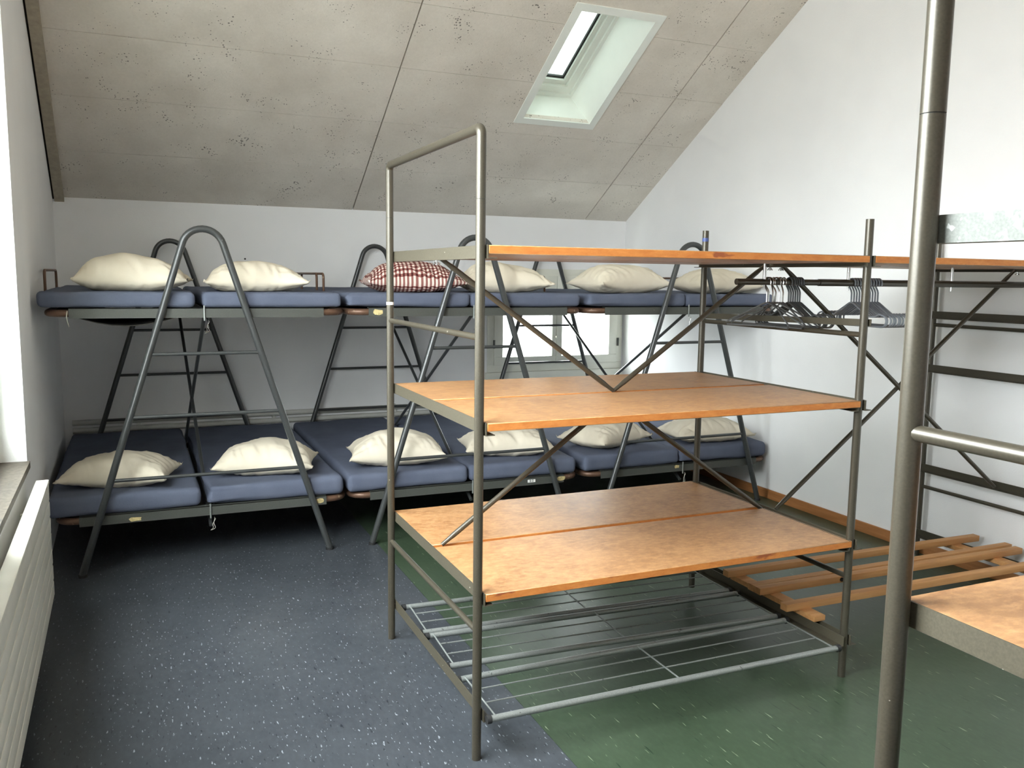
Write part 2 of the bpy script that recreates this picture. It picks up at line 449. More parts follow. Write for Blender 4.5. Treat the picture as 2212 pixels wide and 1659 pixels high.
# ------------------------------------------------------------------ skylight
sk = struct(empty('window_2', cpt(1.97, 1.78, 0)), 'roof skylight with white lining in the sloped ceiling')
INV = sk.matrix_basis.inverted()
def cpart(mb, name, mat, parent=sk):
    mb.v = [v - sk.location for v in mb.v] if parent is sk else mb.v
    return mb.build(name, mat, parent)
x0, x1, s0, s1 = SKY
B = .058
for q in ((x0 - B, x1 + B, s0 - B, s0), (x0 - B, x1 + B, s1, s1 + B), (x0 - B, x0, s0, s1), (x1, x1 + B, s0, s1)):
    cpart(cbox(MB(), *q, -.004, .008), 'lining_frame', 'skylight_white')
D = .25
ix0, ix1, is0, is1 = x0 + .07, x1 - .085, s0 - .02, s1 + .05
outer = [(x0, s0), (x1, s0), (x1, s1), (x0, s1)]; inner = [(ix0, is0), (ix1, is0), (ix1, is1), (ix0, is1)]
for k in range(4):
    a, b = outer[k], outer[(k + 1) % 4]; c, d = inner[(k + 1) % 4], inner[k]
    cx, cs_ = (x0 + x1) / 2, (s0 + s1) / 2
    def off(p, e=.02):
        return (p[0] + math.copysign(e, p[0] - cx), p[1] + math.copysign(e, p[1] - cs_))
    w = MB().hexa([cpt(*a, .004), cpt(*b, .004), cpt(*off(b), .004), cpt(*off(a), .004), cpt(*d, -D), cpt(*c, -D), cpt(*off(c), -D), cpt(*off(d), -D)])
    cpart(w, 'shaft_board', 'skylight_white')
def cring(o, i, n0, n1, name, mat):
    w = MB()
    for q in ((o[0], o[1], o[2], i[2]), (o[0], o[1], i[3], o[3]), (o[0], i[0], i[2], i[3]), (i[1], o[1], i[2], i[3])): cbox(w, *q, n0, n1)
    return cpart(w, name, mat)
o1 = (ix0 - .03, ix1 + .03, is0 - .03, is1 + .03)
i1 = (ix0 + .02, ix1 - .025, is0 + .03, is1 - .02)
i2 = (i1[0] + .045, i1[1] - .05, i1[2] + .06, i1[3] - .045)
i3 = (i2[0] + .03, i2[1] - .035, i2[2] + .045, i2[3] - .03)
i4 = (i3[0] + .012, i3[1] - .014, i3[2] + .016, i3[3] - .012)
cring(o1, i1, -D - .05, -D + .0, 'fixed_frame', 'skylight_white')
cring((i1[0] - .01, i1[1] + .01, i1[2] - .01, i1[3] + .01), i2, -D - .07, -D - .018, 'sash_frame', 'skylight_white')
cring((i2[0] - .005, i2[1] + .005, i2[2] - .005, i2[3] + .005), i3, -D - .09, -D - .04, 'glazing_bead', 'skylight_white')
cring(i3, i4, -D - .075, -D - .058, 'gasket', 'rubber')
cpart(cbox(MB(), i3[0], i3[1], i3[2], i3[3], -D - .075, -D - .070), 'pane', 'dimming_glass')

# ------------------------------------------------------------------ back window (two sashes)
x0, x1, z0, z1 = BW
wn = struct(empty('window_1', ((x0 + x1) / 2, YB, z0)), 'low two-sash window in the back wall, seen below the upper bunks')
def wpart(mb, name, mat, parent, org): 
    mb.v = [v - Vector(org) for v in mb.v]; return mb.build(name, mat, parent)
def ring_xz(o, i, y0, y1, bev=.003):
    w = MB()
    w.bbox((o[0], y0, o[2]), (o[1], y1, i[2]), bev); w.bbox((o[0], y0, i[3]), (o[1], y1, o[3]), bev)
    w.bbox((o[0], y0, i[2]), (i[0], y1, i[3]), bev); w.bbox((i[1], y0, i[2]), (o[1], y1, i[3]), bev)
    return w
O = wn.location
wpart(ring_xz((x0, x1, z0, z1), (x0 + .065, x1 - .065, z0 + .065, z1 - .065), YB - .012, YB + .06), 'frame', 'window_paint', wn, O)
for (a, b, pa, pb) in ((x0 + .060, 2.530, 2.003, 2.490), (2.534, x1 - .060, 2.592, 3.086)):
    s = wpart(ring_xz((a, b, z0 + .06, z1 - .06), (pa, pb, .886, 1.43), YB - .026, YB + .03, .005), 'sash', 'window_paint', wn, O)
    wpart(MB().box((pa - .005, YB + .004, .88), (pb + .005, YB + .009, 1.435)), 'pane', 'mild_dimming_glass', s, O)
    bar = pb - .014 if pa < 2.2 else pb - .016
    wpart(MB().box((bar, YB - .002, .886), (bar + .003, YB + .003, 1.43)), 'lead_line', 'grey_rail', s, O)
for hx in (1.914, 3.178):
    wpart(MB().tube([(hx, YB - .034, .965), (hx, YB - .034, 1.04)], .010, 10), 'hinge', 'grey_rail', wn, O)
wpart(MB().tube([(2.532, YB - .03, 1.06), (2.532, YB - .05, 1.06)], .011, 10), 'latch', 'window_paint', wn, O)
wpart(MB().bbox((x0 - .02, YB - .03, z0 - .075), (x1 + .012, YB + .02, z0 - .002), .004), 'apron_board', 'window_paint', wn, O)

# left window in its niche and stone sill
y0, y1, z0, z1 = LW
wl = struct(empty('window_3', (-1.6, (y0 + y1) / 2, z0)), 'tall window in the left wall niche above the radiator')
O = wl.location
def ring_yz(o, i, xa, xb):
    w = MB()
    w.bbox((xa, o[0], o[2]), (xb, o[1], i[2]), .003); w.bbox((xa, o[0], i[3]), (xb, o[1], o[3]), .003)
    w.bbox((xa, o[0], i[2]), (xb, i[0], i[3]), .003); w.bbox((xa, i[1], i[2]), (xb, o[1], i[3]), .003); return w
wpart(ring_yz((y0, y1, z0, z1), (y0 + .06, y1 - .06, z0 + .06, z1 - .06), -1.66, -1.59), 'frame', 'window_paint', wl, O)
ym = (y0 + y1) / 2
for a, b in ((y0 + .055, ym - .002), (ym + .002, y1 - .055)):
    s = wpart(ring_yz((a, b, z0 + .055, z1 - .055), (a + .06, b - .06, z0 + .12, z1 - .12), -1.64, -1.575), 'sash', 'window_paint', wl, O)
    wpart(MB().box((-1.612, a + .055, z0 + .115), (-1.607, b - .055, z1 - .115)), 'pane', 'mild_dimming_glass', s, O)
wpart(MB().hexa([(-1.66, y0, z0 - .03), (xl(y0) + .012, y0, z0 - .03), (xl(y1) + .012, y1, z0 - .03), (-1.66, y1, z0 - .03),
                 (-1.66, y0, z0), (xl(y0) + .012, y0, z0), (xl(y1) + .012, y1, z0), (-1.66, y1, z0)]), 'stone_sill', 'sill_stone', wl, O)
y0, y1, z0, z1 = LB  # added window, unseen by the camera, brightens the right wall
wm = struct(empty('added_window', (-1.55, (y0 + y1) / 2, z0)), 'unseen window added in the left wall for more daylight'); O = wm.location
wpart(ring_yz((y0, y1, z0, z1), (y0 + .06, y1 - .06, z0 + .06, z1 - .06), -1.6, -1.53), 'frame', 'window_paint', wm, O)
wpart(MB().box((-1.57, y0 + .055, z0 + .055), (-1.565, y1 - .055, z1 - .055)), 'pane', 'window_glass', wm, O)

# heating pipes along the back wall
pp = empty('heating_pipe', (1.0, YB - .03, .40))
tag(pp, 'pair of painted heating pipes running low along the back wall behind the bunks', 'pipe')
for z in (.485, .425):
    MB().tube([(-2.45, 0, z - .40), (.82, 0, z - .40)], .021, 12).build('pipe', 'pipe_paint', pp)
for x in (-2.0, -1.0, 0.0, .7):
    MB().box((x - .012, -.006, .0), (x + .012, .03, .11)).build('bracket', 'pipe_paint', pp)

# ------------------------------------------------------------------ radiator on the left wall
rad = empty('panel_radiator', (xl(.4) + .03, .35, .0), -math.atan(-.0148))
tag(rad, 'white ribbed panel radiator under the left window', 'radiator')
ry0, ry1 = -1.45, 1.40
rz = [.14 + i * (.655 - .14) / 7 for i in range(8)]
for i in range(7):
    MB().bbox((.045, ry0, rz[i] + .0035), (.060, ry1, rz[i + 1] - .0035), .005, 2).build('flat_tube', 'radiator_white', rad)
MB().bbox((.010, ry0 - .002, .655), (.062, ry1 + .002, .677), .004).build('top_cover', 'radiator_white', rad)
MB().bbox((.012, ry1 - .02, .15), (.0575, ry1 + .0035, .66), .003).build('end_cap', 'radiator_white', rad)
MB().box((.010, ry0, .14), (.05, ry1 - .02, .655)).build('core', 'radiator_white', rad)
for y in (-1.2, 1.1):
    MB().box((-.028, y, .3), (.012, y + .03, .6)).build('wall_bracket', 'radiator_white', rad)

# ------------------------------------------------------------------ shelving racks
PR = .0155
def frame_path(d): return d
def upright(rack, x, d, height, joint=None, loop=False, r=PR, rails=(), rungs=(), bottoms=(0, 0), side=(1,), rail_mat='olive_flat', overhang=.02):
    """one end frame: two posts, optional inverted-U top, angle rails and round rungs"""
    fr = empty('end_frame', (x, 0, 0)); fr.parent = rack
    H = joint if joint else height
    for k, y in enumerate((0, d)):
        MB().tube([(0, y, bottoms[k]), (0, y, H)], r, 16).build('post', 'olive_paint', fr)
    if loop:
        c = .022
        pts = [(0, 0, H + .0015)] + [(0, 0, height - c)] + arc((0, c, height - c), c, math.pi, math.pi / 2, 5, (1, 2))[1:] \
            + arc((0, d - c, height - c), c, math.pi / 2, 0, 5, (1, 2)) + [(0, d, H + .0015)]
        MB().tube(pts, r, 16).build('top_loop', 'olive_paint', fr)
        for y in (0, d): MB().tube([(0, y, H - .004), (0, y, H + .004)], r - .0012, 14).build('joint_sleeve', 'rubber', fr)
    for z in rungs:
        MB().tube([(0, 0, z), (0, d, z)], .0105, 12).build('rung', 'olive_paint', fr)
    for z in rails:
        for s in side:
            a, b = (r + .001) * s, (r + .004) * s
            w = MB().box((min(a, b), -overhang, z - .038), (max(a, b), d + overhang, z + .001))
            b2 = (r + .032) * s
            w.box((min(a, b2), -overhang, z - .041), (max(a, b2), d + overhang, z - .038))
            w.build('angle_rail', rail_mat, fr)
    return fr
def boards(rack, x0, x1, d, z, th=.027, gap=.030, which=(0, 1), y_front=-.021):
    ym = d / 2
    rng = ((y_front, ym - gap / 2), (ym + gap / 2, d + .02))
    for k in which:
        MB().bbox((x0, rng[k][0], z - th), (x1, rng[k][1], z), .0022, 1, 1).build('shelf_board', ['board_face', 'board_edge'], rack)
def brace(rack, a, b, r=.0105):
    a, b = Vector(a), Vector(b); d = (b - a).normalized()
    w = MB().tube([a, a + d * .035, a + d * .06, b - d * .06, b - d * .035, b], r, 12, rr=[r * .75, r * .8, r, r, r * .8, r * .75])
    o = w.build('brace', 'olive_paint', rack)
    return o
def wingnut(parent, p):
    p = Vector(p)
    w = MB().tube([p, p - Vector((0, 0, .018))], .004, 8)
    w.tube([p + Vector((-.004, 0, -.008)), p + Vector((-.013, 0, -.016))], .003, 6).tube([p + Vector((.004, 0, -.008)), p + Vector((.013, 0, -.016))], .003, 6)
    return w.build('wing_nut', 'chrome', parent)

DEP = 1.039; WID = 1.6; HT, HJ = 2.055, 1.839
Z3, Z2, Z1, Z0 = 1.700, 1.140, .576, .176
rack = empty('shelving_rack', (0, 0, 0))
tag(rack, 'olive tube-steel shelving rack with orange-brown boards, standing free in front of the bunks', 'shelving')
f0 = upright(rack, 0, DEP, HT, HJ, True, rails=(Z3, Z2, Z1, Z0), rungs=(1.412, .447))
f1 = upright(rack, WID, DEP, HJ, rails=(Z3, Z2, Z1, Z0), rungs=(1.396, .422), bottoms=(0, .018), side=(-1, 1))
MB().hexa([(PR + .001, -.02, 1.430), (PR + .004, -.02, 1.430), (PR + .004, DEP + .02, 1.408), (PR + .001, DEP + .02, 1.408),
           (PR + .001, -.02, 1.457), (PR + .004, -.02, 1.457), (PR + .004, DEP + .02, 1.434), (PR + .001, DEP + .02, 1.434)]).build('flat_rail', 'olive_flat', f1)
f2 = upright(rack, 2 * WID, DEP, HJ, rails=(Z3, 1.437, 1.132, .552, .16), rungs=(1.360, .415), side=(-1,), rail_mat='olive_paint')
for z in (Z3, Z2, Z1): boards(rack, .0205, WID - .0205 + .012, DEP, z)
boards(rack, WID + .0205, 2 * WID - .0205, DEP, Z3)
YM = DEP / 2
for a, b in (((.045, YM, Z3 - .032), (.795, YM, Z2 + .004)), ((WID - .055, YM, Z3 - .032), (.795, YM, Z2 + .004)),
             ((.055, YM, Z1 + .002), (.80, YM, Z2 - .03)), ((WID - .005, YM, Z1 - .012), (.80, YM, Z2 - .03)),
             ((WID + .03, YM - .011, Z3 - .035), (3.11, YM - .011, .54)), ((3.15, YM + .011, Z3 - .035), (WID + .08, YM + .011, .555))):
    brace(rack, a, b)
for p in ((.012 + .02, YM, Z3 - .04), (WID - .03, YM, Z3 - .038), (WID + .03, YM, Z3 - .038), (3.16, YM, Z3 - .038)): wingnut(rack, p)
# hanging rod below the right-hand top boards
RODY, RODZ = .50, 1.594
rod = MB().tube([(1.375, RODY, RODZ), (1.86, RODY, RODZ)], .0135, 14).tube([(1.83, RODY, RODZ), (3.18, RODY, RODZ)], .0158, 14).build('hanging_rod', 'olive_paint', rack)
for x in (1.525, 2.005, 2.668):
    MB().tube([(x, RODY, Z3 - .027), (x, RODY, RODZ + .008)], .0075, 10).build('rod_bolt', 'chrome', rod)
    MB().tube([(x, RODY, RODZ - .012), (x, RODY, RODZ - .035)], .004, 8).build('bolt_end', 'chrome', rod)
# marks stuck on the posts
MB().tube([(0, DEP, 1.478), (0, DEP, 1.490)], PR + .0006, 16).build('tape_band', 'white_tape', f0)
MB().tube([(0, DEP, 1.786), (0, DEP, 1.803)], PR + .0006, 16).build('tape_band', 'blue_tape', f1)

# three wire shoe grates on the lowest rails
def grate(loc, rz, length, depth, label):
    g = empty('wire_grate', loc, rz); g.parent = rack; tag(g, label)
    for y in (0, depth):
        MB().tube([(0, y, 0), (length, y, 0)], .0115, 12).build('tube', 'galvanised', g)
        for x in (-.012, length):
            MB().tube([(x - .002, y, 0), (x + .014, y, 0)], .0145, 12).build('end_cap', 'rubber', g)
    for y in (depth * .34, depth * .67):
        MB().tube([(.02, y, .004), (length - .02, y, .004)], .003, 6).build('wire', 'galvanised', g)
    for x in (.018, length / 2, length - .018):
        MB().tube([(x, .005, .008), (x, depth - .005, .008)], .0032, 6).build('wire', 'galvanised', g)
GZ = Z0 - .038 + .0125
GZ = .1505 + .0
grate((.035, .708, GZ + .0015), -math.atan(.075 / 1.48), 1.482, .288, 'rear galvanised wire grate')
grate((.035, .379, GZ + .0015), -math.atan(.078 / 1.48), 1.482, .288, 'middle galvanised wire grate')
grate((.035, -.036, GZ + .0015), -math.atan(.012 / 1.48), 1.482, .300, 'front galvanised wire grate')

# near rack at the right edge
n3 = empty('shelving_rack', (.056, -1.60, 0))
tag(n3, 'nearest olive tube-steel shelving rack, cut off by the right edge of the photo', 'shelving')
# this rack stands with its rear posts at y=0, front posts towards the viewer
def upright_near(x, side):
    fr = empty('end_frame', (x, 0, 0)); fr.parent = n3; r = .0175
    for y in (0, -DEP): MB().tube([(0, y, 0), (0, y, HJ)], r, 20).build('post', 'olive_paint', fr)
    c = .022
    pts = [(0, -DEP, HJ + .0015), (0, -DEP, HT - c)] + arc((0, -DEP + c, HT - c), c, math.pi, math.pi / 2, 5, (1, 2))[1:] + arc((0, -c, HT - c), c, math.pi / 2, 0, 5, (1, 2)) + [(0, 0, HJ + .0015)]
    MB().tube(pts, r, 20).build('top_loop', 'olive_paint', fr)
    for y in (0, -DEP): MB().tube([(0, y, HJ - .004), (0, y, HJ + .004)], r - .0012, 14).build('joint_sleeve', 'rubber', fr)
    for z in (1.384, .447): MB().tube([(0, 0, z), (0, -DEP, z)], .0125, 14).build('rung', 'olive_paint', fr)
    for z, m in ((1.699, 'worn_zinc'), (1.122, 'olive_flat'), (Z1, 'olive_flat'), (Z0, 'olive_flat')):
        a, b, e = (r + .001) * side, (r + .004) * side, (r + .032) * side
        w = MB().box((min(a, b), -DEP - .02, z - .036), (max(a, b), .012, z + .001)); w.box((min(a, e), -DEP - .02, z - .039), (max(a, e), .012, z - .036))
        w.build('angle_rail', m, fr)
upright_near(0, 1); upright_near(WID, -1)
for z in (1.699, 1.122):
    for a, b in ((-DEP - .02, -DEP / 2 - .01), (-DEP / 2 + .01, .012)):
        MB().bbox((.0225, a, z - .027), (WID - .0225, b, z), .0022, 1, 1).build('shelf_board', ['board_face', 'board_edge'], n3)

# wooden slat grate lying on the lowest rails of the right bay
sg = empty('wooden_slat_grate', (1.52, .2, .178))
tag(sg, 'grate of pale wooden slats on cross battens, low in the right bay of the rack', 'slat grate')
for x0_, y0_, x1_, y1_, L in ((.012, .482, 1.665, .447, 1), (.002, .287, 1.69, .275, 1), (.002, .243, 1.68, .208, 1), (-.02, .045, 1.72, .015, 1)):
    a = math.atan2(y1_ - y0_, x1_ - x0_); ln = math.hypot(x1_ - x0_, y1_ - y0_)
    o = MB().bbox((0, -.021, 0), (ln, .021, .031), .0025, 2).build('slat', 'slat_wood', sg)
    o.location = (x0_, y0_, .024); o.rotation_euler = (0, 0, a)
for bx, ya, yb_ in ((.085, -.06, .50), (1.50, -.05, .49)):
    MB().bbox((bx - .03, ya, 0), (bx + .03, yb_, .0235), .0025, 2).build('batten', 'slat_wood', sg)
MB().tube([(.469, .2085, .040), (.469, .216, .040)], .010, 10).build('knot', 'joint_dark', sg)

# ------------------------------------------------------------------ clothes hangers
def hanger_mesh(name, r, mat, hw=.205, style=0, hook_mat=None):
    zt = .0158 + r
    P = [(0, -.020, -.012)] + [(0, zt * math.cos(a), zt * math.sin(a)) for a in [math.radians(x) for x in range(200, 0, -20)]]
    P += [(0, zt, -.004), (0, zt - .002, -.014), (0, .004, -.034), (0, 0, -.045), (0, 0, -.088)]
    w = MB().tube(P, r, 8, mi=0)
    z1, z2, z3 = -.088, -.140, -.192
    if style == 0:      # coated hanger with a notch and rounded ends
        R = (z2 - z3) / 2
        side = [(0, .012, z1 - .004), (0, hw * .48, z2 - .006), (0, hw * .56, z2 - .010), (0, hw * .70, z2 - .008), (0, hw * .80, z2 + .004)]
        side += [(0, hw - R + R * math.cos(a), (z2 + z3) / 2 + R * math.sin(a)) for a in [math.radians(x) for x in range(70, -91, -20)]]
        loop = [(0, 0, z1)] + side + [(0, -y, z) for (_, y, z) in reversed(side)]
    else:               # plain wire triangle
        side = [(0, .02, z1 - .006), (0, hw - .02, z3 + .022), (0, hw, z3 + .010), (0, hw - .006, z3)]
        loop = [(0, 0, z1)] + side + [(0, -y, z) for (_, y, z) in reversed(side)]
    w.tube(loop, r, 8, closed=True, mi=1)
    return w.mesh(name, [hook_mat or mat, mat])
hm0 = hanger_mesh('coated_hanger', .0041, 'hanger_coat')
hm1 = hanger_mesh('wire_hanger', .0034, 'hanger_dark', .20, 1, 'chrome')
hm2 = hanger_mesh('dark_hanger', .0040, 'hanger_dark', .195, 0)
def hang(name, me, x, rz, label, group, tilt=0):
    o = put(name, me, None, (x, RODY, RODZ), (0, tilt, rz)); return tag(o, label, 'hanger', group)
for i in range(11):
    hang('clothes_hanger', hm0, 2.030 + i * .0162, math.radians(random.uniform(-2, 2)), 'blue-grey coated hanger in the tight bunch beside the front right post', 'blue-grey hangers on the rod')
for i in range(6):
    hang('clothes_hanger', hm2, 1.664 + i * .0125, math.radians(random.uniform(-5, 5) + 4), 'dark grey coated hanger right of the shiny-hooked hangers', 'dark grey hangers on the rod')
for i, (x, a) in enumerate(((1.543, 10), (1.553, 24), (1.575, -20), (1.592, 30), (1.612, 12), (1.632, -12))):
    hang('clothes_hanger', hm1, x, math.radians(a), 'wire hanger with shiny steel hook at the left end of the rod', 'shiny-hooked hangers on the rod')

# ------------------------------------------------------------------ bunk beds
YFR, YRE = 2.385, 4.44
LEG = .3115
def aframe_mesh(r=.0185):
    a = math.atan(LEG); R = .1065; zc = 1.833 - R
    top = [(R * math.cos(x), 0, zc + R * math.sin(x)) for x in [math.pi - a - i * (math.pi - 2 * a) / 14 for i in range(15)]]
    top = [(R * math.cos(t), 0, zc + R * math.sin(t)) for t in [math.pi - a + (-(math.pi - 2 * a)) * i / 14 for i in range(15)]]
    return MB().tube([(-.65, 0, .012)] + top + [(.65, 0, .012)], r, 14)
AF = aframe_mesh().mesh('a_frame', ['grey_tube'])
CAPM = MB().tube([(0, 0, 0), (0, 0, .014)], .0215, 14).mesh('foot_cap', ['rubber'])
RUNG = [(z, MB().tube([(-(.65 - LEG * z) + .004, 0, z), ((.65 - LEG * z) - .004, 0, z)], .0098, 10).mesh('rung', ['grey_tube'])) for z in (1.170, .838, .505)]
HWD = .755
def bunk(cx, label, sag, gl=-.786):
    b = empty('bunk_bed', (cx, YFR, 0)); tag(b, label, 'bunk bed', 'three A-frame bunk beds along the back wall')
    dx = -.09
    for y, off in ((0, 0), (YRE - YFR, dx)):
        f = put('a_frame', AF, b, (off, y, 0))
        for z, me in RUNG: put('rung', me, f)
        for s in (-1, 1): put('foot_cap', CAPM, f, (s * .65, 0, 0))
    for lvl, z in enumerate((1.387, .292)):
        y0, y1 = .030, 1.99
        fr = MB().tube(rrect(-HWD, HWD, y0 + .02, y1, z, .09), .019, 12, True).build('deck_frame', 'rust_tube', b)
        MB().box((-.655, y0 - .008, z - .026), (.640, y0 - .004, z + .026)).box((-.655, y0 - .008, z + .023), (.640, y0 + .03, z + .026)).build('front_rail', 'grey_rail', fr)
        MB().box((-.018, y0 + .0, z - .012), (.018, y1, z + .012)).build('centre_bar', 'grey_rail', fr)
        # slung webbing under each mattress
        for s in (-1, 1):
            w = MB(); nx, ny = 10, 8; vs = []
            for i in range(nx + 1):
                for j in range(ny + 1):
                    u, v = i / nx, j / ny
                    dz = -(sag if (lvl == 0 and s < 0) else .008) * math.sin(math.pi * u) ** 1.2 - .002
                    vs.append((s * (.03 + u * (HWD - .05)), y0 + .05 + v * (y1 - y0 - .08), z + .012 + dz))
            fs = [(i * (ny + 1) + j, (i + 1) * (ny + 1) + j, (i + 1) * (ny + 1) + j + 1, i * (ny + 1) + j + 1) for i in range(nx) for j in range(ny)]
            n0 = len(vs); vs += [(x, y, zz - .004) for x, y, zz in vs]
            fs += [tuple(n0 + k for k in reversed(f)) for f in fs]
            edge = [(i * (ny + 1), (i + 1) * (ny + 1)) for i in range(nx)]
            fs += [(q, p, p + n0, q + n0) for p, q in edge]
            w.add(vs, fs, 0, True).build('webbing', 'webbing', fr)
        # pin and wire at the middle of the front rail
        MB().tube([(-.002, y0 - .013, z - .042), (-.002, y0 - .013, z + .040)], .0045, 8).build('pin', 'galvanised', fr)
        lp = [(.010 + .010 * math.sin(q * 1.3) + .006 * math.cos(q * 3), y0 - .012, z - .035 - .075 * abs(math.sin(q / 2))) for q in [i * 2 * math.pi / 18 for i in range(18)]]
        MB().tube(lp, .0013, 5, True).build('wire_loop', 'string' if lvl else 'chrome', fr)
    # crossed stays between the two A-frames, in the middle of the bed
    for a, c in (((0, .04, 1.375), (dx * .6, 2.0, .20)), ((dx * .6, 1.97, 1.375), (0, .05, .20))):
        MB().tube([a, c], .0105, 10).build('cross_stay', 'grey_tube', b)
    # guard loops at both ends of the upper deck
    for x, ya, yb_ in ((gl, .67, 1.46), (.752, .80, 1.60)):
        r = .03
        pts = [(x, ya, 1.40), (x, ya, 1.60 - r)] + arc((x, ya + r, 1.605 - r), r, math.pi, math.pi / 2, 4, (1, 2)) + arc((x, yb_ - r, 1.605 - r), r, math.pi / 2, 0, 4, (1, 2)) + [(x, yb_, 1.40)]
        MB().tube(pts, .0078, 10).build('guard_loop', 'rust_tube', b)
    return b
CX = (-.648, .908, 2.481)
B1 = bunk(CX[0], 'dark grey A-frame bunk bed in the left corner, nearest the radiator', .078, -.808)
B2 = bunk(CX[1], 'middle dark grey A-frame bunk bed, behind the free-standing rack', .012)
B3 = bunk(CX[2], 'right-hand dark grey A-frame bunk bed, in front of the low window', .012)
# worn tape and the number plate on the lower front rails
def sticker(b, x, w, h, z, mat, rot=0):
    n = 9; pts = []
    for i in range(n):
        a = 2 * math.pi * i / n; k = random.uniform(.75, 1.1)
        c, s = math.cos(a), math.sin(a); q = max(abs(c), abs(s))
        pts.append((x + w / 2 * c / q * k, .0205, z + h / 2 * s / q * k))
    return MB().prism(pts, (0, .0015, 0)).build('tape_scrap', mat, b)
sticker(B1, -.385, .065, .022, .282, 'yellow_tape'); sticker(B1, .60, .05, .030, .292, 'yellow_tape')
sticker(B2, .62, .06, .030, .292, 'yellow_tape'); sticker(B3, -.05, .04, .022, .300, 'yellow_tape'); sticker(B2, -.60, .07, .034, 1.387, 'yellow_tape')
plate = MB().box((.375, .0195, .282), (.435, .0215, .306)).build('number_plate', 'black_ink', B2)
MB().box((.3775, .0188, .2845), (.4325, .0196, .3035)).build('plate_field', 'white_tape', plate)
cu = bpy.data.curves.new('80', 'FONT'); cu.body = '8 0'; cu.size = .022; cu.align_x = 'CENTER'; cu.align_y = 'CENTER'; cu.extrude = .0004
to = bpy.data.objects.new('tmp', cu); COL.objects.link(to)
dg = bpy.context.evaluated_depsgraph_get(); me = bpy.data.meshes.new_from_object(to.evaluated_get(dg)); bpy.data.objects.remove(to)
me.name = 'plate_number'; me.materials.clear(); me.materials.append(MATS['black_ink'])
put('plate_number', me, plate, (.405, .0183, .294), (math.pi / 2, 0, 0))
MB().tube([(-.66, .018, 1.40), (-.664, .010, 1.37), (-.66, .010, 1.345), (-.655, .012, 1.32)], .002, 6).build('string', 'string', B1)

# ------------------------------------------------------------------ mattresses
def mattress_mesh(seed, wd, ln, th, crease=0.0):
    bm = bmesh.new(); bmesh.ops.create_cube(bm, size=1)
    for v in bm.verts: v.co = Vector((v.co.x * wd, v.co.y * ln, (v.co.z + .5) * th))
    bmesh.ops.bevel(bm, geom=list(bm.edges), offset=.028, segments=4, affect='EDGES', profile=.5)
    bmesh.ops.subdivide_edges(bm, edges=[e for e in bm.edges if e.calc_length() > .2], cuts=22, use_grid_fill=True)
    bmesh.ops.subdivide_edges(bm, edges=[e for e in bm.edges if e.calc_length() > .06], cuts=1, use_grid_fill=True)
    bm.normal_update()
    off = Vector((seed * 3.7, seed * 1.3, 0))
    for v in bm.verts:
        p = v.co
        n = noise.noise(p * 4 + off) * .006 + noise.noise(Vector((p.x * 16, p.y * 6, p.z * 30)) + off) * .0022
        if crease:
            n += crease * noise.noise(Vector((p.x * 3, p.y * 3, p.z * 70)) + off) * max(0, 1 - abs(p.x + wd / 2) / .3) * (1 if p.z < th * .95 else 0)
        if p.z < .002: n = min(n, 0)
        v.co = p + v.normal * n
    me = bpy.data.meshes.new('mattress'); bm.to_mesh(me); bm.free()
    for f in me.polygons: f.use_smooth = True
    me.materials.append(MATS['mattress_cloth']); return me
ML, MW = 1.99, .755
XS = [-1.070, -.281, .508, 1.272, 2.082, 2.845]
up_lab = ['blue mattress at the left end of the upper tier, against the left wall', 'blue upper mattress beside the rusty guard loops, second from the left wall',
          'blue upper mattress under the red checked pillow', 'blue upper mattress between the red checked pillow and the window, fourth from the left wall',
          'blue upper mattress in front of the low window, fifth from the left wall', 'blue mattress at the right end of the upper tier, against the right wall']
lo_lab = ['blue mattress at the left end of the lower tier, beside the radiator', 'blue lower mattress behind the right leg of the left A-frame, second from the left wall',
          'blue lower mattress just left of the free-standing rack, third from the left wall', 'blue lower mattress above the number plate, fourth from the left wall',
          'blue creased lower mattress, fifth from the left wall', 'blue mattress at the right end of the lower tier, reaching the right wall']
MM = [mattress_mesh(i, MW, ML, .085, .02 if i in (2, 4) else 0) for i in range(6)]
for i, x in enumerate(XS):
    o = put('mattress', MM[i], None, (x, YFR + .028 + ML / 2, 1.4145), (0, 0, math.radians(random.uniform(-.3, .3))))
    tag(o, up_lab[i], 'mattress', 'mattresses on the upper tier')
    o = put('mattress', MM[(i + 3) % 6], None, (x - .005, YFR + .024 + ML / 2, .3195), (0, 0, math.radians(random.uniform(-.3, .3))))
    o.scale = (1, 1, 1.25)
    tag(o, lo_lab[i], 'mattress', 'mattresses on the lower tier')

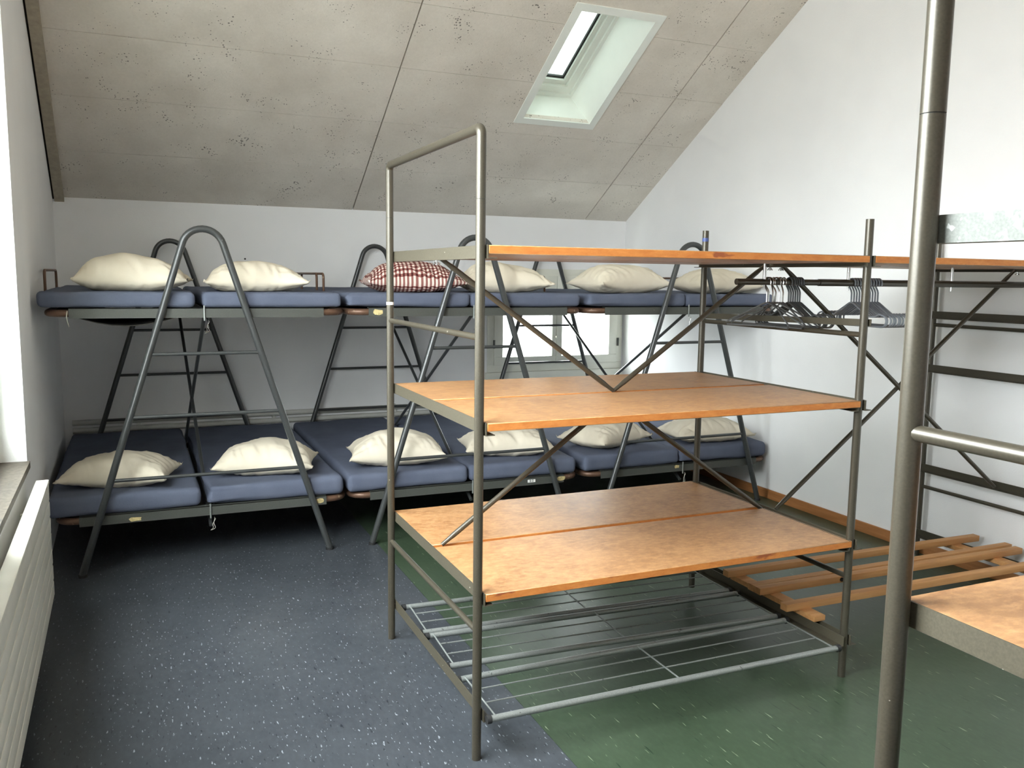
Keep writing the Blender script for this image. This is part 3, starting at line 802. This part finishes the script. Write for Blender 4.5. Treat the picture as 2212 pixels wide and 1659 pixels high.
# ------------------------------------------------------------------ pillows
def pillow_mesh(seed, a, b, h, mat, droop=.0):
    N, M = 60, 44; rnd = random.Random(seed); off = Vector((seed * 5.1, seed * 2.3, 0))
    def pt(i, j, top):
        u, v = -1 + 2 * i / N, -1 + 2 * j / M
        su = math.copysign(abs(u) ** .9, u); sv = math.copysign(abs(v) ** .9, v)
        x = a * su * (1 - .09 * (1 - v * v) * u * u); y = b * sv * (1 - .15 * (1 - u * u) * v * v)
        pr = (max(0, (1 - u * u) * (1 - v * v))) ** .58
        e = max(abs(u), abs(v)) ** 2
        # gathers run in from the seams, folds across the middle
        ridge = lambda q: 1 - 2.2 * abs(noise.noise(q))
        wr = (ridge(Vector((u * 1.3, v * 5, 1.7)) + off) - .4) * abs(u) ** 1.6 + (ridge(Vector((u * 6.5 + v * 1.5, v * 1.1, 4.1)) + off) - .4) * abs(v) ** 1.3
        fold = noise.noise(Vector((u * 3.0 + v * 1.2, v * 1.5, 9)) + off)
        lump = noise.noise(Vector((u * 1.2, v * 1.2, 3)) + off)
        hh = h * (1 + .16 * lump - .10 * droop * u)
        if top: z = hh * .72 * pr + (wr * .026 * (1 - .2 * e) + fold * .012) * (pr ** .5)
        else: z = -hh * .30 * min(1, pr * 1.25) + wr * .010 * (pr ** .5)
        if top: z = max(z, .05 * hh * pr)
        return Vector((x, y, z + .30 * h - .001))
    vs, fs, uvs = [], [], []
    idx = {}
    for side in (1, 0):
        for i in range(N + 1):
            for j in range(M + 1):
                edge = i in (0, N) or j in (0, M)
                key = (i, j) if edge else (i, j, side)
                if key not in idx:
                    idx[key] = len(vs); p = pt(i, j, side)
                    if edge:   # seam height sits between table and middle, corners lift
                        u, v = -1 + 2 * i / N, -1 + 2 * j / M
                        p.z = h * .30 + .02 * abs(u * v) ** 3 * rnd.uniform(-.2, 1) + .006 * noise.noise(Vector((u * 6, v * 6, 2)) + off)
                    if p.z < .001: p.z = .001
                    vs.append(p)
        for i in range(N):
            for j in range(M):
                q = [(i, j), (i + 1, j), (i + 1, j + 1), (i, j + 1)]
                ids = [idx[k] if k in idx else idx[(*k, side)] for k in q]
                if not side: ids.reverse()
                fs.append(tuple(ids))
                uq = [(k[0] / N, k[1] / M) for k in q]
                if not side: uq.reverse()
                uvs += uq
    me = bpy.data.meshes.new('pillow'); me.from_pydata(vs, [], fs); me.update()
    ul = me.uv_layers.new(name='UVMap')
    for k, c in enumerate(uvs): ul.data[k].uv = c
    for f in me.polygons: f.use_smooth = True
    me.materials.append(MATS[mat]); return me
UP = [  # x, y, width, height, turn, tilt, label
    (-.985, 2.70, .58, .168, -7, 3, 'plump cream pillow on the upper mattress nearest the left wall'),
    (-.335, 2.72, .58, .150, -5, 2, 'cream pillow on the upper tier beside the rusty guard loops'),
    (.615, 2.72, .62, .170, -6, 1, 'red and white checked pillow on the upper tier'),
    (1.245, 2.74, .60, .165, -10, 3, 'cream pillow on the upper tier just right of the checked pillow'),
    (2.115, 2.72, .62, .178, 8, 0, 'cream upper-tier pillow with a deep middle fold, in front of the low window'),
    (2.93, 2.74, .57, .155, 4, 0, 'cream pillow at the right end of the upper tier, behind the rack post')]
LO = [
    (-1.098, 2.70, .58, .150, -14, 0, 'cream pillow on the lower mattress nearest the left wall'),
    (-.300, 2.71, .58, .165, -15, 0, 'crinkled white pillow on the lower tier behind the left A-frame'),
    (.495, 2.69, .61, .172, -10, 0, 'cream lower-tier pillow just left of the free-standing rack'),
    (1.260, 2.71, .61, .160, -12, 0, 'cream lower-tier pillow behind the rack and a ladder rung, fourth from the left wall'),
    (2.045, 2.745, .58, .160, 24, 0, 'cream lower-tier pillow with a corner pointing forward, fifth from the left wall'),
    (2.845, 2.665, .62, .148, -4, 0, 'cream pillow at the right end of the lower tier')]
for k, (lst, z, grp) in enumerate(((UP, 1.4995, 'pillows on the upper tier'), (LO, .426, 'pillows on the lower tier'))):
    for i, (x, y, wd, h, rz, tilt, lab) in enumerate(lst):
        me = pillow_mesh(11 + i * 3 + k * 40, wd / 2, .215, h * 1.12, 'gingham' if (k == 0 and i == 2) else 'pillow_cloth', tilt)
        o = put('pillow', me, None, (x, y, z), (0, 0, math.radians(rz)))
        tag(o, lab, 'pillow', grp)
bpy.context.view_layer.update()
